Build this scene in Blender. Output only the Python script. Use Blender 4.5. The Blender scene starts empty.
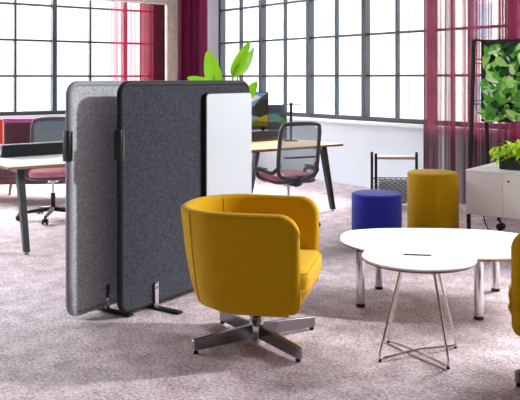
import bpy, bmesh, math, random
from mathutils import Vector, Matrix
random.seed(7)
PI = math.pi
SC = bpy.context.scene
COL = SC.collection
H = 1.42
F = 775.0
# room axes: +x runs along the right window wall towards the viewer, +y points out through that wall
ANG = math.atan2(-.794, .608)
W = Vector((.608, -.794, 0)); V = Vector((.794, .608, 0))
K = Vector((-1.184, 13.436, 0))
def room(p, q, z=0.0):
    return K + W * p + V * q + Vector((0, 0, z))

# ------------------------------------------------------------------ materials
def lin(c):
    return tuple(((x/12.92) if x <= .04045 else ((x+.055)/1.055)**2.4) for x in [v/255 for v in c])
def mat(name, rgb, rough=.5, metal=0.0, noise=0.0, nscale=40, bump=0.0, bscale=200, spec=.5, sheen=0.0, emis=None, coat=0.0):
    m = bpy.data.materials.new(name); m.use_nodes = True
    nt = m.node_tree; b = nt.nodes['Principled BSDF']
    c = lin(rgb)
    b.inputs['Base Color'].default_value = (*c, 1)
    b.inputs['Roughness'].default_value = rough
    b.inputs['Metallic'].default_value = metal
    b.inputs['Specular IOR Level'].default_value = spec
    b.inputs['Sheen Weight'].default_value = sheen
    b.inputs['Coat Weight'].default_value = coat
    if emis:
        b.inputs['Emission Color'].default_value = (*c, 1); b.inputs['Emission Strength'].default_value = emis
    if noise or bump:
        tc = nt.nodes.new('ShaderNodeTexCoord')
    if noise:
        n = nt.nodes.new('ShaderNodeTexNoise'); n.inputs['Scale'].default_value = nscale; n.inputs['Detail'].default_value = 6
        nt.links.new(tc.outputs['Object'], n.inputs['Vector'])
        mr = nt.nodes.new('ShaderNodeMapRange'); mr.inputs[1].default_value = .3; mr.inputs[2].default_value = .7
        mr.inputs[3].default_value = 1-noise; mr.inputs[4].default_value = 1+noise
        nt.links.new(n.outputs['Fac'], mr.inputs[0])
        vm = nt.nodes.new('ShaderNodeVectorMath'); vm.operation = 'SCALE'; vm.inputs[0].default_value = c
        nt.links.new(mr.outputs[0], vm.inputs['Scale']); nt.links.new(vm.outputs[0], b.inputs['Base Color'])
    if bump:
        n2 = nt.nodes.new('ShaderNodeTexNoise'); n2.inputs['Scale'].default_value = bscale; n2.inputs['Detail'].default_value = 3
        nt.links.new(tc.outputs['Object'], n2.inputs['Vector'])
        bp = nt.nodes.new('ShaderNodeBump'); bp.inputs['Strength'].default_value = bump; bp.inputs['Distance'].default_value = .004
        nt.links.new(n2.outputs['Fac'], bp.inputs['Height']); nt.links.new(bp.outputs[0], b.inputs['Normal'])
    return m
def carpet():
    m = mat('carpet', (176, 156, 162), .6, spec=.35)
    nt = m.node_tree; b = nt.nodes['Principled BSDF']
    tc = nt.nodes.new('ShaderNodeTexCoord')
    def noise(s, d):
        n = nt.nodes.new('ShaderNodeTexNoise'); n.inputs['Scale'].default_value = s; n.inputs['Detail'].default_value = d
        n.inputs['Roughness'].default_value = .65
        nt.links.new(tc.outputs['Object'], n.inputs['Vector']); return n
    fine = noise(60, 5); mid = noise(7, 4)
    mx = nt.nodes.new('ShaderNodeMath'); mx.operation = 'MULTIPLY_ADD'; mx.inputs[1].default_value = .35
    nt.links.new(mid.outputs['Fac'], mx.inputs[0])
    m2 = nt.nodes.new('ShaderNodeMath'); m2.operation = 'MULTIPLY'; m2.inputs[1].default_value = .65
    nt.links.new(fine.outputs['Fac'], m2.inputs[0]); nt.links.new(m2.outputs[0], mx.inputs[2])
    cr = nt.nodes.new('ShaderNodeValToRGB')
    cr.color_ramp.elements[0].position = .38; cr.color_ramp.elements[0].color = (*lin((150, 118, 128)), 1)
    cr.color_ramp.elements[1].position = .62; cr.color_ramp.elements[1].color = (*lin((242, 230, 233)), 1)
    nt.links.new(mx.outputs[0], cr.inputs[0]); nt.links.new(cr.outputs[0], b.inputs['Base Color'])
    bp = nt.nodes.new('ShaderNodeBump'); bp.inputs['Strength'].default_value = .6; bp.inputs['Distance'].default_value = .01
    nt.links.new(fine.outputs['Fac'], bp.inputs['Height']); nt.links.new(bp.outputs[0], b.inputs['Normal'])
    return m
def wood(name, a, b_, scale=6, axis='X'):
    m = mat(name, a, .45)
    nt = m.node_tree; b = nt.nodes['Principled BSDF']
    tc = nt.nodes.new('ShaderNodeTexCoord'); mp = nt.nodes.new('ShaderNodeMapping')
    mp.inputs['Scale'].default_value = (1, 12, 12) if axis == 'X' else (12, 12, 1)
    n = nt.nodes.new('ShaderNodeTexNoise'); n.inputs['Scale'].default_value = scale; n.inputs['Detail'].default_value = 5
    cr = nt.nodes.new('ShaderNodeValToRGB')
    cr.color_ramp.elements[0].position = .35; cr.color_ramp.elements[0].color = (*lin(a), 1)
    cr.color_ramp.elements[1].position = .65; cr.color_ramp.elements[1].color = (*lin(b_), 1)
    nt.links.new(tc.outputs['Object'], mp.inputs[0]); nt.links.new(mp.outputs[0], n.inputs['Vector'])
    nt.links.new(n.outputs['Fac'], cr.inputs[0]); nt.links.new(cr.outputs[0], b.inputs['Base Color'])
    return m
def glass(name, tint=(1, 1, 1), gl=.06):
    m = bpy.data.materials.new(name); m.use_nodes = True; nt = m.node_tree; nt.nodes.clear()
    o = nt.nodes.new('ShaderNodeOutputMaterial'); t = nt.nodes.new('ShaderNodeBsdfTransparent')
    t.inputs[0].default_value = (*tint, 1)
    g = nt.nodes.new('ShaderNodeBsdfGlossy'); g.inputs['Roughness'].default_value = .05
    mx = nt.nodes.new('ShaderNodeMixShader'); mx.inputs[0].default_value = gl
    nt.links.new(t.outputs[0], mx.inputs[1]); nt.links.new(g.outputs[0], mx.inputs[2]); nt.links.new(mx.outputs[0], o.inputs[0])
    return m
def sheer(name, rgb, lo, hi, scale=60, thr=(.35, .65), band=1.0):
    """string curtain: vertical threads, the gaps between them are clear; u runs along the curtain"""
    m = bpy.data.materials.new(name); m.use_nodes = True; nt = m.node_tree; nt.nodes.clear()
    L = nt.links.new
    o = nt.nodes.new('ShaderNodeOutputMaterial')
    tr = nt.nodes.new('ShaderNodeBsdfTransparent')
    df = nt.nodes.new('ShaderNodeBsdfDiffuse'); df.inputs[0].default_value = (*lin(rgb), 1)
    tl = nt.nodes.new('ShaderNodeBsdfTranslucent'); tl.inputs[0].default_value = (*lin(rgb), 1)
    m1 = nt.nodes.new('ShaderNodeMixShader'); m1.inputs[0].default_value = .45
    L(df.outputs[0], m1.inputs[1]); L(tl.outputs[0], m1.inputs[2])
    uv = nt.nodes.new('ShaderNodeUVMap')
    sp = nt.nodes.new('ShaderNodeMapping'); sp.inputs['Scale'].default_value = (scale, .25, 1)
    L(uv.outputs[0], sp.inputs[0])
    n = nt.nodes.new('ShaderNodeTexNoise'); n.inputs['Scale'].default_value = 1; n.inputs['Detail'].default_value = 4
    L(sp.outputs[0], n.inputs['Vector'])
    sp2 = nt.nodes.new('ShaderNodeMapping'); sp2.inputs['Scale'].default_value = (6*band, .15, 1); sp2.inputs['Location'].default_value = (3.3, 0, 0)
    L(uv.outputs[0], sp2.inputs[0])
    n2 = nt.nodes.new('ShaderNodeTexNoise'); n2.inputs['Scale'].default_value = 1; n2.inputs['Detail'].default_value = 2
    L(sp2.outputs[0], n2.inputs['Vector'])
    ad = nt.nodes.new('ShaderNodeMath'); ad.operation = 'ADD'; L(n.outputs['Fac'], ad.inputs[0]); L(n2.outputs['Fac'], ad.inputs[1])
    hf = nt.nodes.new('ShaderNodeMath'); hf.operation = 'MULTIPLY'; hf.inputs[1].default_value = .5; L(ad.outputs[0], hf.inputs[0])
    mr = nt.nodes.new('ShaderNodeMapRange'); mr.inputs[1].default_value = thr[0]; mr.inputs[2].default_value = thr[1]
    mr.inputs[3].default_value = lo; mr.inputs[4].default_value = hi
    L(hf.outputs[0], mr.inputs[0])
    mx = nt.nodes.new('ShaderNodeMixShader'); L(mr.outputs[0], mx.inputs[0]); L(tr.outputs[0], mx.inputs[1]); L(m1.outputs[0], mx.inputs[2])
    L(mx.outputs[0], o.inputs[0])
    return m
def leafmat(name, rgb, rough=.35):
    m = mat(name, rgb, rough, noise=.15, nscale=8)
    nt = m.node_tree; b = nt.nodes['Principled BSDF']; o = nt.nodes['Material Output']
    tl = nt.nodes.new('ShaderNodeBsdfTranslucent'); tl.inputs[0].default_value = (*lin(rgb), 1)
    mx = nt.nodes.new('ShaderNodeMixShader'); mx.inputs[0].default_value = .4
    nt.links.new(b.outputs[0], mx.inputs[1]); nt.links.new(tl.outputs[0], mx.inputs[2]); nt.links.new(mx.outputs[0], o.inputs[0])
    return m

M = dict(
    carpet=carpet(),
    wall=mat('white_plaster', (226, 235, 242), .8, noise=.02, nscale=3),
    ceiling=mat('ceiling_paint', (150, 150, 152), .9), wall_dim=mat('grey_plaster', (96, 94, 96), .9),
    concrete=mat('pale_concrete', (205, 196, 176), .85, noise=.12, nscale=12, bump=.3, bscale=60),
    steel=mat('window_steel', (74, 80, 86), .45, metal=.2),
    sill=mat('sill_paint', (236, 238, 240), .4),
    felt_dark=mat('charcoal_felt', (62, 64, 73), .95, noise=.5, nscale=80, bump=.5, bscale=300, spec=.1, sheen=.2),
    felt_light=mat('grey_felt', (200, 204, 212), .95, noise=.28, nscale=80, bump=.5, bscale=300, spec=.1, sheen=.2),
    pipe_dark=mat('black_trim', (30, 30, 35), .7),
    pipe_light=mat('grey_trim', (165, 168, 176), .7),
    black=mat('black_plastic', (18, 18, 20), .4),
    black_metal=mat('black_powder_coat', (22, 23, 28), .45, metal=.1),
    chrome=mat('chrome', (215, 215, 218), .10, metal=1.0),
    brushed=mat('brushed_aluminium', (146, 144, 148), .25, metal=1.0, noise=.06, nscale=30),
    white=mat('white_laminate', (244, 244, 246), .35),
    whiteboard=mat('whiteboard_enamel', (206, 212, 218), .2),
    yellow=mat('mustard_wool', (205, 158, 2), .9, noise=.05, nscale=80, bump=.25, bscale=500, spec=.15, sheen=.12),
    yellow_pipe=mat('mustard_piping', (196, 152, 8), .85),
    blue=mat('cobalt_wool', (44, 52, 168), .9, noise=.05, nscale=80, bump=.25, bscale=500, spec=.15, sheen=.25),
    ply=wood('plywood_edge', (126, 84, 48), (160, 112, 66), 8),
    oak=wood('oak_top', (214, 178, 132), (232, 200, 158), 4),
    oak_leg=wood('oak_leg', (160, 96, 60), (186, 120, 76), 4, 'Z'),
    slot=mat('slot_shadow_gap', (24, 22, 20), .9, spec=.1),
    pink=mat('dusty_rose_wool', (222, 152, 160), .9, bump=.2, bscale=400, spec=.15),
    chair_frame=mat('graphite_nylon', (84, 84, 94), .5),
    grey_frame=mat('soft_grey_metal', (120, 124, 130), .4, metal=.4),
    glass=glass('window_glass', (.97, .985, .99), .05),
    mesh=sheer('seat_mesh', (96, 106, 108), .62, .74, 60),
    cream=mat('warm_white_lacquer', (242, 236, 230), .4),
    seam=mat('shadow_gap', (70, 66, 66), .8),
    mauve=mat('mauve_velvet', (118, 72, 84), .8, sheen=.5, noise=.1, nscale=10),
    rose=mat('lit_top_pink', (226, 120, 176), .8),  # painted tone of the lit sofa top
    bluecloth=mat('blue_cloth', (52, 58, 168), .8),
    rust=mat('rust_velvet', (190, 78, 52), .8, sheen=.4),
    red=mat('wine_velvet', (124, 22, 52), .8, sheen=.4),
    leaf_big=leafmat('banana_leaf', (148, 214, 36)),
    leaf_pale=leafmat('banana_leaf_underside', (150, 206, 92)),
    stem=mat('green_stem', (150, 178, 100), .5),
    lime=leafmat('lime_leaf', (180, 224, 36)),
    lime2=leafmat('lime_leaf_young', (216, 240, 70)),
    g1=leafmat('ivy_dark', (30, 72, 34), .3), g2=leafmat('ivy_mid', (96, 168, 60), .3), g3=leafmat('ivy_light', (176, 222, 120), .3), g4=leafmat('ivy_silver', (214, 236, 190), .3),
    pot=mat('pot_grey', (96, 98, 102), .6), soil=mat('soil', (48, 36, 28), .95, noise=.3, nscale=40),
    slate=mat('slate_panel', (92, 104, 124), .6), paper=mat('slate_paper', (214, 226, 232), .6), teal=mat('teal_print', (120, 190, 196), .4), green=mat('green_print', (110, 176, 60), .4),
    facade=mat('pale_facade', (222, 212, 204), .9, noise=.05, nscale=.3), facade2=mat('grey_facade', (206, 210, 214), .9, noise=.05, nscale=.3),
    facade3=mat('sand_facade', (226, 222, 212), .9), farglass=mat('far_windows', (160, 190, 205), .6),
    street=mat('street_asphalt', (150, 150, 154), .9),
)
# ------------------------------------------------------------------ mesh helpers
def NB(): return bmesh.new()
def box(bm, x0, x1, y0, y1, z0, z1, mi=0, mx=None, bev=0, seg=2):
    vs = [Vector((x, y, z)) for z in (z0, z1) for x, y in ((x0, y0), (x1, y0), (x1, y1), (x0, y1))]
    if mx is not None: vs = [mx @ v for v in vs]
    b = [bm.verts.new(v) for v in vs]
    fs = [bm.faces.new([b[i] for i in f]) for f in ((3, 2, 1, 0), (4, 5, 6, 7), (0, 1, 5, 4), (1, 2, 6, 5), (2, 3, 7, 6), (3, 0, 4, 7))]
    for f in fs: f.material_index = mi
    if bev:
        es = list({e for f in fs for e in f.edges})
        r = bmesh.ops.bevel(bm, geom=es, offset=bev, segments=seg, affect='EDGES', profile=.5, material=mi)
        for f in r['faces']: f.material_index = mi
def spline(pts, n=8, closed=False):
    P = [Vector(p) for p in pts]; out = []; N = len(P)
    rng = range(N) if closed else range(N-1)
    for i in rng:
        if closed: a, b, c, d = P[i-1], P[i], P[(i+1) % N], P[(i+2) % N]
        else: a, b, c, d = P[max(i-1, 0)], P[i], P[i+1], P[min(i+2, N-1)]
        for k in range(n):
            t = k/n
            out.append(.5*((2*b)+(c-a)*t+(2*a-5*b+4*c-d)*t*t+(3*b-a-3*c+d)*t**3))
    if not closed: out.append(P[-1])
    return out
def tube(bm, pts, r, seg=10, closed=False, mi=0, cap=True, flat=None):
    P = [Vector(p) for p in pts]; N = len(P); rings = []
    up = None
    for i in range(N):
        if closed: t = P[(i+1) % N]-P[i-1]
        else: t = P[min(i+1, N-1)]-P[max(i-1, 0)]
        t.normalize()
        if up is None:
            up = Vector((0, 0, 1)) if abs(t.z) < .9 else Vector((1, 0, 0))
        a = t.cross(up)
        if a.length < 1e-4: a = t.orthogonal()
        a.normalize(); u = a.cross(t).normalized(); up = u
        rr = r[i] if isinstance(r, (list, tuple)) else r
        fl = flat or (1, 1)
        rings.append([bm.verts.new(P[i]+(a*math.cos(k*2*PI/seg)*fl[0]+u*math.sin(k*2*PI/seg)*fl[1])*rr) for k in range(seg)])
    for i in range(N if closed else N-1):
        A, B = rings[i], rings[(i+1) % N]
        for k in range(seg):
            f = bm.faces.new((A[k], A[(k+1) % seg], B[(k+1) % seg], B[k])); f.material_index = mi
    if not closed and cap:
        bm.faces.new(rings[0][::-1]).material_index = mi; bm.faces.new(rings[-1]).material_index = mi
def lathe(bm, prof, seg=48, c=(0, 0, 0), mi=0, mx=None):
    rings = []
    for r, z in prof:
        if r < 1e-6:
            v = Vector((c[0], c[1], c[2]+z)); v = mx @ v if mx else v
            rings.append([bm.verts.new(v)])
        else:
            row = []
            for k in range(seg):
                v = Vector((c[0]+r*math.cos(2*PI*k/seg), c[1]+r*math.sin(2*PI*k/seg), c[2]+z)); v = mx @ v if mx else v
                row.append(bm.verts.new(v))
            rings.append(row)
    for A, B in zip(rings, rings[1:]):
        for k in range(seg):
            k2 = (k+1) % seg
            if len(A) == 1 and len(B) == 1: continue
            if len(A) == 1: f = bm.faces.new((A[0], B[k2], B[k]))
            elif len(B) == 1: f = bm.faces.new((A[k], A[k2], B[0]))
            else: f = bm.faces.new((A[k], A[k2], B[k2], B[k]))
            f.material_index = mi
    if len(rings[0]) > 1: bm.faces.new(rings[0][::-1]).material_index = mi
    if len(rings[-1]) > 1: bm.faces.new(rings[-1]).material_index = mi
def inset(poly, d):
    """offset a counter-clockwise 2D outline inwards by d"""
    n = len(poly); out = []
    for i in range(n):
        a = Vector(poly[i-1]).to_2d(); c = Vector(poly[(i+1) % n]).to_2d(); b = Vector(poly[i]).to_2d()
        t = (c-a).normalized(); nrm = Vector((-t.y, t.x))
        out.append(b+nrm*d)
    return out
def loft(bm, outline, levels, mi=0, mis=None):
    """levels: (inset, z) bottom to top"""
    rings = []
    for d, z in levels:
        rings.append([bm.verts.new((p[0], p[1], z)) for p in inset(outline, d)])
    n = len(outline)
    for j, (A, B) in enumerate(zip(rings, rings[1:])):
        for k in range(n):
            f = bm.faces.new((A[k], A[(k+1) % n], B[(k+1) % n], B[k])); f.material_index = mis[j] if mis else mi
    bm.faces.new(rings[0][::-1]).material_index = mi; bm.faces.new(rings[-1]).material_index = mis[-1] if mis else mi
def rrect(x0, x1, y0, y1, r, n=6):
    out = []
    for cx, cy, a in ((x1-r, y0+r, -90), (x1-r, y1-r, 0), (x0+r, y1-r, 90), (x0+r, y0+r, 180)):
        for k in range(n+1):
            t = math.radians(a+90*k/n); out.append((cx+r*math.cos(t), cy+r*math.sin(t)))
    return out
def obj(name, bm, mats, parent=None, loc=None, rz=0, smooth=True, auto=40):
    bmesh.ops.recalc_face_normals(bm, faces=bm.faces[:])
    me = bpy.data.meshes.new(name); bm.to_mesh(me); bm.free()
    for m in (mats if isinstance(mats, (list, tuple)) else [mats]): me.materials.append(m)
    if smooth:
        for p in me.polygons: p.use_smooth = True
        me.set_sharp_from_angle(angle=math.radians(auto))
    o = bpy.data.objects.new(name, me); COL.objects.link(o)
    if parent: o.parent = parent
    if loc is not None: o.location = loc
    o.rotation_euler.z = rz
    return o
def thing(name, label, cat, loc=(0, 0, 0), rz=0, group=None):
    o = bpy.data.objects.new(name, None); COL.objects.link(o); o.empty_display_size = .1
    o.location = loc; o.rotation_euler.z = rz; o['label'] = label; o['category'] = cat
    if group: o['group'] = group
    return o
def tag(o, label, cat, group=None, kind=None):
    o['label'] = label; o['category'] = cat
    if group: o['group'] = group
    if kind: o['kind'] = kind
    return o
def struct(o): o['kind'] = 'structure'; return o
def copy_tree(o, parent=None):
    c = o.copy(); COL.objects.link(c)
    if parent: c.parent = parent
    for ch in list(o.children): copy_tree(ch, c)
    return c
# ------------------------------------------------------------------ room shell (room axes)
RX, RY, CZ = 15.0, -14.0, 3.95   # extent of the room
SILL, TOP = .86, 3.66
def rstruct(name, bm, m, **k): return struct(obj(name, bm, m, loc=K, rz=ANG, **k))
bm = NB(); box(bm, -.3, RX+.3, RY-.3, .3, -.2, 0); rstruct('floor', bm, M['carpet'], smooth=False)
bm = NB(); box(bm, -.3, RX+.3, RY-.3, .3, CZ, CZ+.2); rstruct('ceiling', bm, M['ceiling'], smooth=False)
WP0, WP1 = .80, .83+.555*24+.03       # right window along p
bm = NB()
box(bm, -.3, RX+.3, 0, .3, 0, SILL); box(bm, -.3, RX+.3, 0, .3, TOP, CZ)
box(bm, -.3, WP0, 0, .3, SILL, TOP); box(bm, WP1, RX+.3, 0, .3, SILL, TOP)
rstruct('wall_right', bm, M['wall'], smooth=False)
LQ0, LQ1 = -.12, -(2.483+.605*18+.03)
bm = NB()
box(bm, -.3, 0, RY-.3, 0, 0, SILL); box(bm, -.3, 0, RY-.3, 0, TOP, CZ)
box(bm, -.3, 0, LQ0, 0, SILL, TOP); box(bm, -.3, 0, RY-.3, LQ1, SILL, TOP)
rstruct('wall_left', bm, M['wall'], smooth=False)
bm = NB(); box(bm, RX, RX+.3, RY, 0, 0, CZ); rstruct('wall_near', bm, M['wall_dim'], smooth=False)
bm = NB(); box(bm, 0, RX, RY-.3, RY, 0, CZ); rstruct('wall_back', bm, M['wall_dim'], smooth=False)
ROWS = [.917, 1.45, 1.99, 2.53, 3.07, 3.60]
def window(name, along, a0, a1, ticks, thick0):
    """along = 'p' right wall (y=0) or 'q' left wall (x=0)"""
    def B(bm, u0, u1, d0, d1, z0, z1):
        if along == 'p': box(bm, u0, u1, d0, d1, z0, z1)
        else: box(bm, -d1, -d0, -u1, -u0, z0, z1)
    bm = NB()
    B(bm, a0, a1, .02, .12, SILL, ROWS[0]); B(bm, a0, a1, .02, .12, ROWS[-1], TOP)
    B(bm, a0, a0+.05, .02, .12, ROWS[0], ROWS[-1]); B(bm, a1-.05, a1, .02, .12, ROWS[0], ROWS[-1])
    fr = rstruct(name, bm, M['steel'], smooth=False)
    bm = NB(); bt = NB(); bg = NB()
    for k, t in enumerate(ticks):
        if t < a0+.06 or t > a1-.06: continue
        if k % 2 == thick0: B(bt, t-.034, t+.034, 0, .10, ROWS[0]-.005, ROWS[-1])
        else: B(bm, t-.016, t+.016, .025, .08, ROWS[0]-.005, ROWS[-1])
    for z in ROWS[1:-1]: B(bm, a0+.03, a1-.03, .03, .075, z-.015, z+.015)
    B(bg, a0+.02, a1-.02, .052, .056, ROWS[0]-.01, ROWS[-1]+.01)
    for n, b, m in (('mullion', bt, M['steel']), ('glazing_bars', bm, M['steel']), ('glass_pane', bg, M['glass'])):
        o = obj(n, b, m, fr, smooth=False); o['kind'] = 'structure'
window('window_1', 'q', .14, -LQ1, [2.483+.605*(k-4) for k in range(24)], 0)
window('window_2', 'p', WP0, WP1, [.833+.555*k for k in range(26)], 0)
bm = NB(); box(bm, 0.02, RX, -.07, .03, SILL-.045, SILL, bev=.006); rstruct('trim_1', bm, M['sill'])
bm = NB(); box(bm, -.03, .07, RY, -.02, SILL-.045, SILL, bev=.006); rstruct('trim_2', bm, M['sill'])
# corner pier and the soffit that carries the left curtain
pc = Vector((-1.455, 12.8, 0)) - K
pp, pq = pc.dot(W), pc.dot(V)
bm = NB(); box(bm, pp-.09, pp+.07, pq-.11, pq+.07, 0, CZ, bev=.01); o = rstruct('trim_3', bm, M['concrete'])
bm = NB(); box(bm, pp-.06, pp+.06, RY, pq-.07, 2.645, 2.90, bev=.01); o = rstruct('trim_4', bm, M['concrete'])
bm = NB(); box(bm, pp-.025, pp+.025, pq-1.5, pq-.10, 2.62, 2.645, bev=.004)
tag(obj('curtain_rail', bm, M['white'], loc=K, rz=ANG), 'slim white curtain rail under the beige soffit beside the concrete pier', 'curtain rail')
# ------------------------------------------------------------------ curtains
def curtain(name, along, a0, a1, off, z0, z1, m, waves, amp, label, group=None, phase=0):
    """pleated string curtain along a wall; pushed in from the wall by off"""
    bm = NB(); uvl = bm.loops.layers.uv.new('UVMap')
    n = waves*10; cols = []
    for i in range(n+1):
        t = i/n; u = a0+(a1-a0)*t
        d = off+amp*math.sin(2*PI*waves*t+phase)*(0.7+.3*math.sin(5*t+1))+.3*amp*math.sin(2*PI*waves*.37*t)
        row = []
        for j, z in enumerate((z0, z0+.5*(z1-z0), z1)):
            dd = off+(d-off)*(1.15-.3*j/2)
            row.append(bm.verts.new((u, -dd, z) if along == 'p' else (dd, -u, z)))
        cols.append(row)
    L = abs(a1-a0)
    for i in range(n):
        for j in range(2):
            f = bm.faces.new((cols[i][j], cols[i+1][j], cols[i+1][j+1], cols[i][j+1]))
            for lp, (a, b) in zip(f.loops, ((i, j), (i+1, j), (i+1, j+1), (i, j+1))):
                lp[uvl].uv = (a/n*L, b/2)
    o = obj(name, bm, m, loc=K, rz=ANG)
    return tag(o, label, 'curtain', group)
burg = (102, 46, 61)
redc = (190, 34, 66)
curtain('string_curtain', 'q', -pq+.62, -pq+1.16, pp, .02, 2.62, sheer('thin_red_strings', redc, .05, .80, 60, (.40, .60)), 5, .02,
        'thin see-through red string curtain end against the left window', 'string curtains')
curtain('string_curtain', 'q', -pq+.14, -pq+.36, pp, .02, 2.62, sheer('dark_red_strings', (64, 12, 28), .97, 1.0, 60, (.36, .55)), 4, .03,
        'dark wine end of the curtain gathered against the concrete pier', 'string curtains')
curtain('string_curtain', 'q', -pq+.36, -pq+.60, pp, .02, 2.62, sheer('red_strings', (150, 26, 56), .86, 1.0, 60, (.36, .58)), 5, .03,
        'gathered red string curtain hanging under the soffit left of the concrete pier', 'string curtains')
curtain('string_curtain', 'p', .0, .92, .30, .02, 3.9, sheer('wine_strings', (104, 22, 58), .90, 1.0, 60, (.3, .6)), 5, .05,
        'dense wine coloured curtain in the room corner right of the concrete pier', 'string curtains')
curtain('string_curtain', 'p', 5.34, 5.50, .18, .02, 3.9, sheer('mauve_strings', burg, .80, 1.0, 60, (.35, .6)), 2, .02,
        'narrow dense burgundy strip at left edge of the right-hand sheer', 'string curtains')
curtain('string_curtain', 'p', 5.50, 6.50, .18, .02, 3.9, sheer('sheer_strings', burg, .34, 1.0, 75, (.42, .56), 1.5), 10, .03,
        'burgundy sheer string curtain with clear gaps behind the mustard stool and green wall', 'string curtains')
curtain('string_curtain', 'p', 6.50, 7.9, .18, .02, 3.9, sheer('dense_strings', (98, 34, 56), .88, 1.0, 60, (.35, .6)), 12, .03,
        'dense burgundy curtain at the right picture edge above the green wall', 'string curtains')
# ------------------------------------------------------------------ outside the windows
bm = NB(); box(bm, -120, 60, -60, 120, -12.2, -12); o = obj('street_ground', bm, M['street'], loc=K, rz=ANG, smooth=False); struct(o)
def building(label, p0, p1, q0, q1, z1, m, face, wins):
    t = thing('building', label, 'building', room((p0+p1)/2, (q0+q1)/2, -12), ANG)
    cx, cy = (p0+p1)/2, (q0+q1)/2
    bm = NB(); box(bm, p0-cx, p1-cx, q0-cy, q1-cy, 0, z1+12)
    box(bm, p0-cx-.3, p1-cx+.3, q0-cy-.3, q1-cy+.3, z1+12, z1+12.6)
    obj('wall', bm, m, t, smooth=False)
    bm = NB(); sx, sz, ww, hh = wins
    if face == 'q':
        n = int((p1-p0)/sx)
        for i in range(n):
            for k in range(int((z1+12)/sz)):
                x = p0-cx+(i+.5)*sx; z = 1+k*sz
                if z+hh < z1+12: box(bm, x-ww/2, x+ww/2, q0-cy-.04, q0-cy+.1, z, z+hh)
    else:
        n = int((q1-q0)/sx)
        for i in range(n):
            for k in range(int((z1+12)/sz)):
                y = q0-cy+(i+.5)*sx; z = 1+k*sz
                if z+hh < z1+12: box(bm, p1-cx-.1, p1-cx+.04, y-ww/2, y+ww/2, z, z+hh)
    obj('windows', bm, M['farglass'], t, smooth=False)['kind'] = 'stuff'
building('long pale brick building across the street seen through the right windows', -30, 30, 24, 36, 6.5, M['facade'], 'q', (5.2, 3.6, 1.1, 1.6))
building('tall grey tower block behind the brick building outside right windows', 8, 26, 44, 58, 24, M['facade2'], 'q', (2.4, 3.3, 1.3, 1.7))
building('grey tower block outside the left window, behind centre mullion', -48, -34, -22, -11, 13, M['facade2'], 'p', (2.0, 3.1, 1.1, 1.8))
building('sand coloured block with blue windows outside the left window', -60, -46, -6, 4, 14, M['facade3'], 'p', (2.2, 3.1, 1.2, 1.8))
building('low pale building outside the far left panes', -40, -26, -44, -26, 0.5, M['facade'], 'p', (3, 3.4, 1.2, 1.4))
# ------------------------------------------------------------------ acoustic screens
def screen(label, loc, ax, felt, trim, board):
    t = thing('acoustic_screen', label, 'room divider', loc, math.atan2(ax.y, ax.x))
    Lx, z0, z1, R, th = 1.285, .03, 1.395, .075, .035
    o2 = rrect(0, Lx, z0, z1, R, 8)
    def plate(ol, y0, y1, m, name, par, bev=.006):
        bm = NB(); loft(bm, ol, [(bev, 0), (0, bev), (0, y1-y0-bev), (bev, y1-y0)])
        for v in bm.verts: v.co = Vector((v.co.x, y1-v.co.z, v.co.y))
        return obj(name, bm, m, par)
    plate(inset(o2, .012), -th/2, th/2, felt, 'felt_panel', t)
    bm = NB(); pts = [(p[0], 0, p[1]) for p in inset(o2, .012)]
    tube(bm, pts, .0215, 10, closed=True); obj('edge_trim', bm, trim, t)
    # connector clips on both upright edges
    for x in (0.0, Lx):
        s = -1 if x == 0 else 1
        bm = NB(); box(bm, min(x+s*.014, x-s*.006), max(x+s*.014, x-s*.006), -.027, .027, .935, 1.115, bev=.003)
        c = obj('connector_clip', bm, M['black'], t); c['label'] = 'black connector clip'
        bm = NB(); xa = x-s*.006; box(bm, min(xa, xa-s*.008), max(xa, xa-s*.008), -.031, -.018, .94, 1.11)
        obj('metal_strip', bm, M['brushed'], c)
    for x in (.29, Lx-.29):
        bm = NB(); box(bm, x-.024, x+.024, -.225, .225, .002, .014, bev=.003)
        f = obj('foot_plate', bm, M['black_metal'], t)
        bm = NB(); box(bm, x-.016, x+.016, -.034, -.022, .014, .165, bev=.002); box(bm, x-.016, x+.016, .022, .034, .014, .165, bev=.002)
        obj('foot_bracket', bm, M['chrome'], f)
    if board:
        x0, x1, a, b = .745, 1.262, .14, 1.32
        bm = NB(); loft(bm, rrect(x0, x1, a, b, .035, 6), [(0, 0), (0, .030)])
        for v in bm.verts: v.co = Vector((v.co.x, -.019-v.co.z, v.co.y))
        w = obj('whiteboard', bm, M['black'], t); w['label'] = 'white writing board with black edge'
        bm = NB(); loft(bm, rrect(x0+.005, x1-.004, a+.006, b-.006, .03, 6), [(0, .028), (0, .034), (.002, .036)])
        for v in bm.verts: v.co = Vector((v.co.x, -.019-v.co.z, v.co.y))
        obj('writing_surface', bm, M['whiteboard'], w)
    return t
sax = Vector((.575, .818, 0)).normalized()
screen('charcoal felt standing screen carrying a tall white writing board', (-.828, 4.552, 0), sax, M['felt_dark'], M['pipe_dark'], True)
screen('light grey felt standing screen behind the charcoal screen', (-1.117, 4.498, 0), sax, M['felt_light'], M['pipe_light'], False)
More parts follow.
